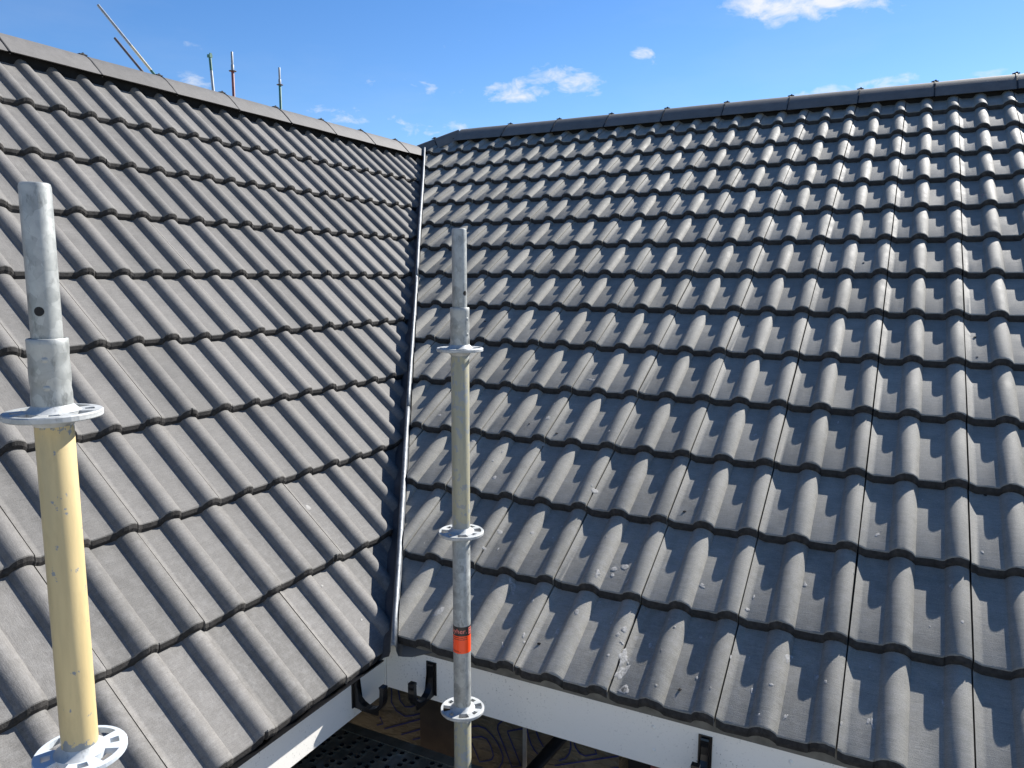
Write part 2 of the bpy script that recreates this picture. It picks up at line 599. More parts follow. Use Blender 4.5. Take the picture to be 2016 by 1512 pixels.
bm.faces.new((vv[0], vv[2], vv[3]))
hpart(mesh_obj('rear_roof_slope', bm_mesh(bm, 'rear_roof_slope'), None, ('tile',)))
bm = bmesh.new()
vv = [bm.verts.new(p) for p in (Vector((HIP1.x - 0.01, RIDGE_B_Y + 0.005, zr_b)), Vector((-6.4, 2 * RIDGE_B_Y, -0.1)), Vector((RIDGE_A_X - 0.01, 3.9, zr_a)))]
bm.faces.new(vv)
hpart(mesh_obj('hip_end_slope', bm_mesh(bm, 'hip_end_slope'), None, ('tile',)))

# walls under the eaves
WB_Y, WA_X = 0.30, -2.05
hpart(box('wall', (WA_X - 0.12, WB_Y, GROUND_Z), (-0.931, WB_Y + 0.12, -0.10), 'membrane'))
hpart(box('wall', (0.25, WB_Y, GROUND_Z), (B_MAX_X, WB_Y + 0.12, -0.10), 'membrane'))
hpart(box('wall', (WA_X - 0.12, A_MIN_Y, GROUND_Z), (WA_X, WB_Y - 0.004, -0.10), 'membrane'))
hpart(box('wall', (B_MAX_X - 0.12, WB_Y + 0.13, GROUND_Z), (B_MAX_X - 0.02, 7.6, -0.12), 'membrane'))
hpart(box('wall', (-6.2, 7.6, GROUND_Z), (B_MAX_X, 7.72, -0.25), 'membrane'))
hpart(box('wall', (-6.2, A_MIN_Y, GROUND_Z), (-6.1, 7.59, -0.25), 'membrane'))
hpart(box('wall', (-6.09, A_MIN_Y, GROUND_Z), (WA_X - 0.13, A_MIN_Y + 0.1, -0.25), 'membrane'))
gab = [Vector((B_MAX_X - 0.1, 0.3, -0.1)), Vector((B_MAX_X - 0.1, RIDGE_B_Y, zr_b - 0.05)), Vector((B_MAX_X - 0.1, 7.7, -0.1))]
hpart(mesh_obj('gable_wall', prism_mesh('gable_wall', gab, (0.08, 0, 0)), None, ('membrane',)))
gab = [Vector((-2.05, A_MIN_Y + 0.05, -0.1)), Vector((RIDGE_A_X, A_MIN_Y + 0.05, zr_a - 0.08)), Vector((-6.1, A_MIN_Y + 0.05, -0.1))]
hpart(mesh_obj('gable_wall', prism_mesh('gable_wall', gab, (0, 0.08, 0)), None, ('membrane',)))
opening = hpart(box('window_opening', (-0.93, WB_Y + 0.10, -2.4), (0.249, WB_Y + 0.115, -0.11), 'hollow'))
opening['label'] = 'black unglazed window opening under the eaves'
hpart(box('window_post', (-0.83, WB_Y + 0.02, -2.4), (-0.80, WB_Y + 0.09, -0.12), 'red'))
hpart(box('cover_strip', (-1.2813, WB_Y - 0.008, -2.4), (-1.2675, WB_Y - 0.001, -0.11), 'batten'))
hpart(box('wall_panel', (-1.707, WB_Y - 0.014, -2.4), (-1.51, WB_Y - 0.001, -0.11), 'brownboard'))
hpart(tube_between('drain_pipe', (-1.045, 0.235, -0.265), (-1.42, 0.205, -0.80), 0.021, 'black'))

# blue outline lettering printed on the wall membrane
LET = [[(-1.4932, -0.4651), (-1.4629, -0.4533), (-1.4329, -0.454), (-1.4065, -0.4713), (-1.3869, -0.4904), (-1.3705, -0.5167), (-1.3608, -0.5386), (-1.364, -0.5646), (-1.377, -0.5906), (-1.42, -0.625), (-1.50, -0.64)],
       [(-1.4901, -0.5069), (-1.4497, -0.4902), (-1.428, -0.4933), (-1.4132, -0.5108), (-1.4033, -0.536), (-1.4, -0.5507), (-1.4067, -0.5653), (-1.4166, -0.5731), (-1.4567, -0.5919), (-1.4734, -0.5574), (-1.4902, -0.5275)],
       [(-1.3448, -0.3918), (-1.3673, -0.4089), (-1.3803, -0.4234), (-1.3836, -0.4429), (-1.3673, -0.4784), (-1.3478, -0.5191), (-1.3251, -0.5711), (-1.29, -0.5538), (-1.3125, -0.5053), (-1.3415, -0.4461), (-1.3431, -0.4389), (-1.2812, -0.4103)],
       [(-1.2704, -0.3829), (-1.2671, -0.4062), (-1.2623, -0.4291), (-1.2496, -0.4618), (-1.237, -0.4793), (-1.2214, -0.4927)],
       [(-1.2408, -0.3806), (-1.2313, -0.4049), (-1.2219, -0.4293), (-1.2032, -0.4569)],
       [(-1.1105, -0.3846), (-1.1028, -0.406), (-1.101, -0.4262), (-1.1066, -0.4516), (-1.1212, -0.4739), (-1.145, -0.4903)],
       [(-1.0957, -0.3862), (-1.0895, -0.405), (-1.0834, -0.4238), (-1.0684, -0.4399), (-1.048, -0.4425), (-1.0079, -0.4229), (-1.0139, -0.4101)],
       [(-1.1599, -0.513), (-0.932, -0.4068)], [(-0.9588, -0.4614), (-0.931, -0.4483)],
       [(-1.847, -0.3858), (-1.842, -0.4258), (-1.8458, -0.463), (-1.823, -0.4931), (-1.7823, -0.5051), (-1.7475, -0.4927), (-1.7072, -0.4713)],
       [(-1.8145, -0.3775), (-1.8096, -0.4172), (-1.8044, -0.4467), (-1.7816, -0.4662), (-1.7526, -0.4583), (-1.7265, -0.441), (-1.7232, -0.4147)],
       [(-1.8816, -0.5854), (-1.7076, -0.4943)], [(-1.8015, -0.5858), (-1.7083, -0.5354)], [(-1.7493, -0.5912), (-1.7088, -0.5715)],
       [(-1.9177, -0.58), (-1.8871, -0.5659), (-1.9015, -0.5411)]]
for line in LET:
    bm = bmesh.new()
    w = 0.0028
    L_ = [Vector((p[0], 0, p[1])) for p in line]
    left, right = [], []
    for i, p in enumerate(L_):
        d = (L_[min(i + 1, len(L_) - 1)] - L_[max(i - 1, 0)]).normalized()
        nn = Vector((-d.z, 0, d.x)) * w
        left.append(bm.verts.new((p.x + nn.x, WB_Y - 0.004, p.z + nn.z)))
        right.append(bm.verts.new((p.x - nn.x, WB_Y - 0.004, p.z - nn.z)))
    for i in range(len(L_) - 1):
        bm.faces.new((left[i], left[i + 1], right[i + 1], right[i]))
    hpart(mesh_obj('letter_outline', bm_mesh(bm, 'letter_outline'), None, ('blueink',)))

# fascia boards
FB_Y, FA_X = 0.055, -1.69
fas_b = hpart(box('fascia_board', (FA_X + 0.006, FB_Y, -0.238), (B_MAX_X, FB_Y + 0.022, -0.070), 'white', bev=0.002))
fas_b['label'] = 'shaded white fascia board below the right eaves'
fas_a = hpart(box('fascia_board', (FA_X - 0.022, A_MIN_Y, -0.262), (FA_X, FB_Y + 0.004, -0.105), 'white', bev=0.002))
fas_a['label'] = 'white fascia board below the left eaves, partly sunlit'
box_m = fas_b.matrix_basis.inverted()


def rivet(parent, x, z):
    me = lathe_mesh('fixing_nail', [(0.0001, 0.003), (0.004, 0.0026), (0.0062, 0.0012), (0.0066, 0), (0.0001, 0)], 16)
    o = mesh_obj('fixing_nail', me, parent, ('white',))
    o.matrix_basis = parent.matrix_basis.inverted() @ HM @ Matrix.Translation((x, FB_Y, z)) @ Matrix.Rotation(R_(90), 4, 'X')
    return o


for x, z in ((-0.750, -0.119), (-0.748, -0.188), (-0.378, -0.110), (-0.376, -0.186), (0.1, -0.115), (0.1, -0.186)):
    rivet(fas_b, x, z)
# corner joint trim
hpart(box('corner_trim', (FA_X + 0.0005, FB_Y - 0.0035, -0.246), (FA_X + 0.0055, FB_Y + 0.01, -0.07), 'white'))
# eaves felt hanging over the fascia tops
pts = [Vector((-1.60, FB_Y - 0.007, -0.080)), Vector((B_MAX_X, FB_Y - 0.007, -0.080)), Vector((B_MAX_X, FB_Y - 0.012, -0.030)), Vector((-1.60, FB_Y - 0.012, -0.030))]
tray = hpart(mesh_obj('eaves_tray', prism_mesh('eaves_tray', pts, (0, 0.006, 0.0)), None, ('felt',)))
tray['label'] = 'dark eaves tray strip between tiles and right fascia'
hpart(box('eaves_tray', (FA_X - 0.05, A_MIN_Y, -0.108), (FA_X + 0.006, 0.03, -0.098), 'felt'))
pts = [Vector((FA_X + 0.005, A_MIN_Y, -0.108)), Vector((FA_X + 0.005, -0.02, -0.108)), Vector((-1.637, -0.02, -0.098)), Vector((-1.637, A_MIN_Y, -0.098))]
hpart(mesh_obj('eaves_tray', prism_mesh('eaves_tray', pts, (-0.001, 0, 0.004)), None, ('black',)))


# gutter brackets
def bracket_mesh():
    """C shaped half-round gutter bracket; x out of the fascia, z up, width along y"""
    out = [(0, 0.045), (0, -0.058), (0.006, -0.064), (0.030, -0.066)]
    for i in range(12):
        a = R_(-115 + i * 127 / 11)
        out.append((0.060 + 0.0605 * math.cos(a), -0.004 + 0.0625 * math.sin(a)))
    out += [(0.1205, 0.020), (0.117, 0.026), (0.106, 0.025), (0.105, 0.019), (0.111, 0.016)]
    inn = []
    for i in range(11):
        a = R_(8 - i * 188 / 10)
        inn.append((0.060 + 0.0505 * math.cos(a), -0.003 + 0.0505 * math.sin(a)))
    poly = out + inn + [(0.0095, 0.020), (0.012, 0.040), (0.010, 0.045)]
    bm = bmesh.new()
    hw = 0.0115
    a = [bm.verts.new((x, -hw, z)) for x, z in poly]
    b = [bm.verts.new((x, hw, z)) for x, z in poly]
    fa = bm.faces.new(a)
    fb = bm.faces.new(b[::-1])
    for i in range(len(a)):
        j = (i + 1) % len(a)
        bm.faces.new((a[i], b[i], b[j], a[j]))
    bmesh.ops.triangulate(bm, faces=[fa, fb])
    # back plate and front clip ribs
    add_box(bm, (-0.0005, -0.019, -0.064), (0.004, 0.019, 0.05))
    add_box(bm, (0.103, -0.011, 0.024), (0.121, 0.011, 0.031))
    add_box(bm, (0.02, -0.003, -0.074), (0.09, 0.003, -0.060))
    return bm_mesh(bm, 'gutter_bracket')


bme = bracket_mesh()
bme.materials.append(MT['black'])
for loc, rz in (((FA_X, -0.105, -0.160), 0), ((-1.50, FB_Y, -0.152), -90), ((-0.602, FB_Y, -0.150), -90)):
    o = bpy.data.objects.new('gutter_bracket', bme)
    COL.objects.link(o)
    o.matrix_basis = Matrix.Translation(loc) @ Matrix.Rotation(R_(rz), 4, 'Z')
    hpart(o)


# ------------------------------------------------------------------ roof tiles
W_L, W_R = 0.0345, 0.0385


def roll(x):
    w = W_L if x < 0 else W_R
    t = abs(x) / w
    if t >= 1.22:
        return 0.0
    rr = (w * w + ROLL_H * ROLL_H) / (2 * ROLL_H)
    core = math.sqrt(max(0.0, rr * rr - x * x)) - (rr - ROLL_H) if t < 1 else 0.0
    if x > 0:
        return core                      # crisp right-hand edge
    foot = ROLL_H * 0.12 * max(0.0, 1 - (t - 0.95) / 0.27)
    return max(core, foot if t > 0.95 else 0.0)


REL_L = [-1.22, -1.06, -0.985, -0.94, -0.86, -0.72, -0.52, -0.3, -0.12]
REL_R = [0.12, 0.3, 0.52, 0.72, 0.86, 0.94, 0.985, 1.0, 1.12]
US = [0.0024, 0.007, 0.014, 0.0215, 0.026, 0.05]
US += [0.12 + t * W_L for t in REL_L] + [0.12] + [0.12 + t * W_R for t in REL_R]
US += [0.205] + [0.27 + t * W_L for t in REL_L] + [0.27] + [0.27 + t * W_R for t in (0.12, 0.3, 0.5, 0.64)] + [0.2976]


def top_h(u):
    v = roll(u - 0.12) + roll(u - 0.27)
    if u < 0.0215:                       # lapped foot of the neighbour's roll
        v += 0.0125 * (1 - u / 0.0215) ** 1.15
    return v


def tile_mesh(name, gauge, length, rng, coat='tile'):
    bm = bmesh.new()
    k = LIFT / gauge
    rows = []
    # jitter that runs smoothly along the nose
    ph = [rng.uniform(0, 6.28) for _ in range(4)]

    def jit(u, a):
        return a * (0.5 * math.sin(u * 75 + ph[0]) + 0.35 * math.sin(u * 190 + ph[1]) + 0.5 * rng.uniform(-1, 1))

    js = [jit(u, 0.0012) for u in US]
    jn = [jit(u, 0.0006) for u in US]
    for _ in range(rng.choice((0, 1, 1, 2))):            # chipped spots along the nose
        ci = rng.randrange(2, len(US) - 3)
        js[ci] += rng.uniform(0.002, 0.0045)
        jn[ci] -= rng.uniform(0.0008, 0.0022)
    spec = [  # (s, drop below the top surface, is nose)
        ('under2', length, 0.014), ('under1', 0.07, 0.014), ('under0', -0.0125, LIFT - 0.0012), ('nose1', -0.0090, 0.014), ('nose0', -0.0004, 0.0034), ('edge', 0.0022, 0.0008), ('top0', 0.0052, 0.0), ('top1', length * 0.5, 0.0), ('top2', length, 0.0)]
    for nm, s, drop in spec:
        r = []
        for i, u in enumerate(US):
            ss, nn = s, top_h(u) - ROLL_H - k * s - drop
            if nm in ('nose0', 'nose1', 'edge', 'under0'):
                ss += js[i] * (1 if nm != 'nose1' else 1.8)
            if nm in ('nose0', 'edge'):
                nn += jn[i]
            r.append(bm.verts.new((u, ss, nn)))
        rows.append(r)
    rows.append(rows[0])
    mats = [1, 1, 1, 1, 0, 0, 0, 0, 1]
    for ri in range(len(rows) - 1):
        a, b = rows[ri], rows[ri + 1]
        for i in range(len(US) - 1):
            f = bm.faces.new((a[i], b[i], b[i + 1], a[i + 1]))
            f.material_index = mats[ri]
            f.smooth = ri in (4, 5, 6, 7)
    for i in (0, len(US) - 1):
        col = [rw[i] for rw in rows[:-1]]
        try:
            f = bm.faces.new(col)
            f.material_index = 0
        except ValueError:
            pass
    bm.normal_update()
    bmesh.ops.recalc_face_normals(bm, faces=bm.faces[:])
    for e in bm.edges:
        if len(e.link_faces) == 2:
            fa, fb = e.link_faces
            if fa.material_index != fb.material_index or e.calc_face_angle(0) > R_(27):
                e.smooth = False
    me = bpy.data.meshes.new(name)
    bm.to_mesh(me)
    bm.free()
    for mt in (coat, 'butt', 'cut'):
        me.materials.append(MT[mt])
    return me


rng = random.Random(5)
VAR_A = [tile_mesh('tile', G_A, 0.42, rng) for _ in range(9)]
VAR_B = [tile_mesh('tile', G_B, 0.41, rng, 'tile_dusty_brightened') for _ in range(9)]
VAR_BT = [tile_mesh('tile', G_B, 0.265, rng, 'tile_dusty_brightened') for _ in range(3)]


def frame(U, S_, N_, org):
    mm = Matrix((U, S_, N_)).transposed().to_4x4()
    mm.translation = org
    return mm


def clip_mesh(me, mw, cuts):
    """cut a copy of the mesh by world planes (point, normal, keep the positive side); None if nothing is left"""
    bm = bmesh.new()
    bm.from_mesh(me)
    inv = mw.inverted()
    for co, no in cuts:
        lco = inv @ Vector(co)
        lno = (inv.to_3x3() @ Vector(no)).normalized()
        geom = bm.verts[:] + bm.edges[:] + bm.faces[:]
        bmesh.ops.bisect_plane(bm, geom=geom, dist=1e-5, plane_co=lco, plane_no=lno, clear_inner=True)
        if not bm.faces:
            bm.free()
            return None
        old = set(bm.faces)
        edges = [e for e in bm.edges if e.is_boundary]
        bmesh.ops.holes_fill(bm, edges=edges, sides=0)
        for f in bm.faces:
            if f not in old:
                f.material_index = 2
                f.smooth = False
                for e in f.edges:
                    e.smooth = False
    out = bpy.data.meshes.new('tile')
    bm.to_mesh(out)
    bm.free()
    for mt in me.materials:
        out.materials.append(mt)
    return out


HIPD = (HIP1 - HIP0)
HIPN = Vector((HIPD.y, -HIPD.x, 0)).normalized()      # towards the right-hand slope
CUT_B = [(V0 + VN * 0.0145, VN)]
CUT_A = [(V0 - VN * 0.020, -VN)]
rest = {0: bmesh.new(), 1: bmesh.new()}
tile_count = [0, 0]


def corner_points(mw, ln):
    return [mw @ Vector((u, s, 0)) for u in (0, 0.3) for s in (0, ln)]


def lay(side, n, m_):
    if side == 'B':
        U, S_, N_, gg, O = U_B, S_B, N_B, G_B, O_B
        u0 = m_ * 0.30 + 0.030 - 0.30
        org = O + U * u0 + S_ * (n * gg)
        top = n == 13
        me = rng.choice(VAR_BT if top else VAR_B)
        ln = 0.265 if top else 0.41
    else:
        U, S_, N_, gg, O = U_A, S_A, N_A, G_A, O_A
        u0 = m_ * 0.30 + 0.15 + 0.030 - 0.30
        org = O + U * u0 + S_ * (n * gg)
        me = rng.choice(VAR_A)
        ln = 0.42
    org = org + U * rng.uniform(-0.0009, 0.0009) + S_ * rng.uniform(-0.0032, 0.0032) + N_ * rng.uniform(0, 0.0011)
    mw = frame(U, S_, N_, org)
    mw = mw @ Matrix.Rotation(rng.uniform(-0.0026, 0.0026), 4, 'Z')
    cps = corner_points(mw, ln)
    cuts = []
    for co, no in (CUT_B if side == 'B' else CUT_A):
        ds = [(p - co).dot(no) for p in cps]
        if max(ds) < 0.004:
            return
        if min(ds) < 0.012:
            cuts.append((co, no))
    if side == 'B':
        ds = [(p - HIP0).dot(HIPN) for p in cps]
        if max(ds) < 0.02:
            return
        if min(ds) < 0.02:
            cuts.append((HIP0 + HIPN * 0.01, HIPN))
    if cuts:
        me = clip_mesh(me, mw, cuts)
        if me is None:
            return
    far = (side == 'B' and org.x > 0.75) or (side == 'A' and org.y < -1.15 + 0.16 * n)
    par = slope_b if side == 'B' else slope_a
    if far:
        i = 1 if side == 'B' else 0
        bm_t = bmesh.new()
        bm_t.from_mesh(me)
        bm_t.transform(mw)
        tmp = bpy.data.meshes.new('tmp')
        bm_t.to_mesh(tmp)
        bm_t.free()
        rest[i].from_mesh(tmp)
        bpy.data.meshes.remove(tmp)
        return
    o = bpy.data.objects.new('tile', me)
    COL.objects.link(o)
    o.parent = par
    o.matrix_basis = PINV[side] @ mw
    tile_count[0 if side == 'A' else 1] += 1


PINV = {'A': (Matrix.Translation(house.location) @ slope_a.matrix_basis).inverted(),
        'B': (Matrix.Translation(house.location) @ slope_b.matrix_basis).inverted()}
for n in range(14):
    for m_ in range(-14, 8):
        lay('B', n, m_)
for n in range(9):
    for m_ in range(-12, 14):
        lay('A', n, m_)
for side, i, par in (('A', 0, slope_a), ('B', 1, slope_b)):
    me = bpy.data.meshes.new('further_tiles')
    rest[i].to_mesh(me)
    rest[i].free()
    for mt in ('tile' if side == 'A' else 'tile_dusty_brightened', 'butt', 'cut'):
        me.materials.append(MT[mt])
    o = mesh_obj('further_tiles', me, par)
    o.matrix_basis = PINV[side]
    o['kind'] = 'stuff'
print('tiles', tile_count)


# ------------------------------------------------------------------ ridge and hip
def ridge_profile(hw, rise, n=14):
    pts = []
    for i in range(n + 1):
        t = -1 + 2 * i / n
        e2 = 0.16
        z = rise * (math.sqrt(1 + e2) - math.sqrt(t * t + e2)) / (math.sqrt(1 + e2) - math.sqrt(e2))
        pts.append((hw * t, z))
    return pts


def ridge_mesh(length, hw, rise, rg, thick=0.017):
    """local x along the ridge, y across, z up from the lower edges"""
    prof = ridge_profile(hw, rise)
    bm = bmesh.new()
    outer, inner = [], []
    xs = [0.0, length * 0.5, length]
    for x in xs:
        sh = 0.0008 if x in (0.0, length) else 0.0
        jj = rg.uniform(-0.0006, 0.0006) if sh else 0
        outer.append([bm.verts.new((x + (rg.uniform(-0.0012, 0.0012) if sh else 0), y * (1 - sh / hw), z - sh + jj)) for y, z in prof])
    for x in (0.0, length):
        inner.append([bm.verts.new((x, y * (1 - thick / hw), max(z - thick, -0.0005))) for y, z in prof])
    for a, b in zip(outer[:-1], outer[1:]):
        for i in range(len(prof) - 1):
            bm.faces.new((a[i], a[i + 1], b[i + 1], b[i])).smooth = True
    for i in range(len(prof) - 1):
        bm.faces.new((inner[0][i], inner[1][i], inner[1][i + 1], inner[0][i + 1]))
        bm.faces.new((outer[0][i], inner[0][i], inner[0][i + 1], outer[0][i + 1]))
        bm.faces.new((outer[-1][i], outer[-1][i + 1], inner[1][i + 1], inner[1][i]))
    for i in (0, len(prof) - 1):
        bm.faces.new([o_[i] for o_ in outer] + [inner[1][i], inner[0][i]])
    for e in bm.edges:
        if len(e.link_faces) == 2 and not (e.link_faces[0].smooth and e.link_faces[1].smooth):
            e.smooth = False
    me = bm_mesh(bm, 'ridge_tile')
    me.materials.append(MT['ridge'])
    return me


def union_mesh(hw, rise, rg):
    """black plastic joint strip bent over the ridge with its clamp on top"""
    prof = ridge_profile(hw + 0.0015, rise + 0.0025, 16)
    bm = bmesh.new()
    w = 0.0035
    rows = []
    for x, dz in ((-w, -0.012), (-w, 0), (w, 0), (w, -0.012)):
        rows.append([bm.verts.new((x + rg.uniform(-0.0012, 0.0012), y, z + dz + (rg.uniform(-0.001, 0.001)))) for y, z in prof])
    for a, b in zip(rows, rows[1:] + rows[:1]):
        for i in range(len(prof) - 1):
            bm.faces.new((a[i], a[i + 1], b[i + 1], b[i]))
    z0 = rise + 0.002
    add_box(bm, (-0.021, -0.012, z0), (0.021, 0.012, z0 + 0.004))
    add_box(bm, (-0.010, -0.008, z0 + 0.004), (0.010, 0.008, z0 + 0.007))
    bmesh.ops.create_cone(bm, cap_ends=True, segments=8, radius1=0.006, radius2=0.005, depth=0.006, matrix=Matrix.Translation((0.004, 0, z0 + 0.0095)))
    me = bm_mesh(bm, 'ridge_clamp')
    me.materials.append(MT['clamp'])
    return me


def ridge_run(p0, direction, lens, hw, rise, gap=0.004, clamp_first=False, clamp_last=False):
    d = Vector(direction).normalized()
    zc = Vector((0, 0, 1))
    yv = zc.cross(d).normalized()
    zv = d.cross(yv).normalized()
    base = Matrix((d, yv, zv)).transposed().to_4x4()
    pos = Vector(p0)
    rg = random.Random(int(p0[0] * 100) + 7)
    made = []
    um = [union_mesh(hw, rise, rg) for _ in range(3)]
    for i, L in enumerate(lens):
        b2 = base.copy()
        jz = rg.uniform(-0.0015, 0.0015)
        b2.translation = pos + d * gap + zc * jz
        o = mesh_obj('ridge_tile', ridge_mesh(L - 2 * gap, hw, rise, rg))
        o.matrix_basis = b2 @ Matrix.Rotation(rg.uniform(-0.004, 0.004), 4, 'Z') @ Matrix.Rotation(rg.uniform(-0.012, 0.012), 4, 'X')
        hpart(o)
        made.append(o)
        if (i > 0) or clamp_first:
            cl = mesh_obj('ridge_clamp', rg.choice(um))
            b3 = base.copy()
            b3.translation = pos
            cl.parent = o
            cl.matrix_basis = (Matrix.Translation(house.location) @ o.matrix_basis).inverted() @ b3
        pos = pos + d * L
    return made


# ridge of the left wing (joints every 0.4555 m) and of the right wing (every 0.4525 m)
ya = [0.745 + 0.4555 * i for i in range(-9, 7)] + [3.785]
ridge_run((RIDGE_A_X, ya[0], 2.172), (0, 1, 0), [b - a for a, b in zip(ya[:-1], ya[1:])], 0.145, 0.110)
xb = [-3.745] + [-0.560 + 0.4525 * i for i in range(-6, 7)]
ridge_run((xb[0], RIDGE_B_Y, 2.318), (1, 0, 0), [b - a for a, b in zip(xb[:-1], xb[1:])], 0.178, 0.124)
hipv = Vector((-3.735, 4.05, 2.335)) - Vector((-4.06, 3.865, 2.195))
ridge_run((-4.06, 3.865, 2.195), hipv, [hipv.length * 0.42, hipv.length * 0.58], 0.118, 0.108)
# dark dry-ridge roll closing the gap under the ridge tiles
for name, lo, hi in (('ridge_roll', (RIDGE_A_X - 0.06, A_MIN_Y, 2.02), (RIDGE_A_X + 0.10, 3.80, 2.19)),
                     ('ridge_roll', (HIP1.x, RIDGE_B_Y - 0.13, 2.18), (B_MAX_X, RIDGE_B_Y + 0.06, 2.345))):
    hpart(box(name, lo, hi, 'ridgeroll'))
bm = bmesh.new()
hc = Vector((-4.06, 3.86, 2.20))
bmesh.ops.create_uvsphere(bm, u_segments=16, v_segments=10, radius=1.0, matrix=Matrix.Translation(hc) @ Matrix.Diagonal((0.045, 0.09, 0.088, 1)))
hpart(mesh_obj('hip_end_cap', bm_mesh(bm, 'hip_end_cap', True), None, ('black',)))

# ------------------------------------------------------------------ valley
# cross-section in a frame: d along the valley, h horizontal across (to the right slope), up perpendicular
vh = VN
vup = vh.cross(VD).normalized()
if vup.z < 0:
    vup = -vup


def surf_dz(h, which, off):
    """height of a roof plane (offset along its normal) above the valley crest line, measured along vup at distance h across"""
    if which == 'B':
        n_, p_ = N_B, plane_b(0, 0, off)
    else:
        n_, p_ = N_A, plane_a(O_A.x, 0, off)
    q = V0 + vh * h
    return (p_ - q).dot(n_) / vup.dot(n_)


zb = -0.056
sec = [(-0.20, surf_dz(-0.20, 'A', -0.080)), (-0.07, surf_dz(-0.07, 'A', -0.080)), (-0.032, zb - 0.006), (-0.016, zb), (-0.0105, -0.030), (-0.0095, -0.012),
       (-0.0078, -0.004), (-0.0042, 0.0), (0.0, 0.0012), (0.0042, 0.0), (0.0078, -0.004), (0.0095, -0.012), (0.0105, -0.030), (0.016, zb), (0.030, zb - 0.004), (0.06, surf_dz(0.06, 'B', -0.078)), (0.20, surf_dz(0.20, 'B', -0.078))]
vlen = (V1 - V0).length


def valley_piece(s0, s1, lift, wob):
    bm = bmesh.new()
    rows = []
    ns = 10
    for i in range(ns + 1):
        s = s0 + (s1 - s0) * i / ns
        wv = wob * math.sin(s * 3.1 + 0.7)
        r = []
        for h, z in sec:
            hh = h
            if abs(h) < 0.012:
                hh = h * (1.0 + 0.10 * math.sin(s * 2.3)) + wv
            r.append(bm.verts.new(V0 + VD * s + vh * hh + vup * (z + lift)))
        rows.append(r)
    n = len(sec)
    for a, b in zip(rows[:-1], rows[1:]):
        for j in range(n - 1):
            f = bm.faces.new((a[j], a[j + 1], b[j + 1], b[j]))
            f.smooth = True
            f.material_index = 0 if 4 <= j <= 11 else 1
    me = bpy.data.meshes.new('valley_gutter')
    bm.normal_update()
    bm.to_mesh(me)
    bm.free()
    o = mesh_obj('valley_gutter', me, None, ('galv_rolled', 'liner'))
    sol = o.modifiers.new('thickness', 'SOLIDIFY')
    sol.thickness = 0.0016
    sol.offset = -1
    return hpart(o)


cuts_v = [-0.06, 1.30, 2.62, vlen + 0.02]
for i in range(3):
    vp = valley_piece(cuts_v[i] - (0.06 if i else 0), cuts_v[i + 1], 0.0022 * i, 0.0016)
    vp['label'] = 'length of valley gutter with rolled grey metal upstand'

# ------------------------------------------------------------------ crumbs of mortar lying on the right-hand slope
bm = bmesh.new()
rg = random.Random(21)
spots = [(-1.11, 0.086), (-0.61, 0.054), (0.10, 1.47), (-0.84, 1.63), (-1.506, 0.94), (-0.35, 2.10), (0.15, 0.85), (-0.75, 0.62), (-1.5, 0.9), (-2.1, 1.6), (-1.0, 2.4), (-0.2, 3.0), (-1.9, 2.6), (0.05, 1.6)]
for x, y in spots:
    # onto the pan of the course that passes there
    s = y / math.cos(TH_B)
    fr = s / G_B - math.floor(s / G_B)
    xx = round((x - 0.075) / 0.15) * 0.15 + 0.075 + rg.uniform(-0.012, 0.012)
    p = Vector((xx, 0, 0)) + S_B * s + N_B * (-ROLL_H - LIFT * fr + 0.0015)
    r = rg.uniform(0.003, 0.0065)
    mt = Matrix.Translation(p) @ Matrix.Rotation(rg.uniform(0, 6), 4, 'Z') @ Matrix.Diagonal((1.4, 0.9, 0.7, 1))
    res = bmesh.ops.create_icosphere(bm, subdivisions=1, radius=r, matrix=mt)
    for v in res['verts']:
        v.co += Vector((rg.uniform(-1, 1), rg.uniform(-1, 1), rg.uniform(-1, 1))) * r * 0.3
crumbs = mesh_obj('mortar_crumbs', bm_mesh(bm, 'mortar_crumbs'), None, ('butt',))
tag(crumbs, 'small dark crumbs of mortar scattered on the right roof slope', 'crumbs', kind='stuff')


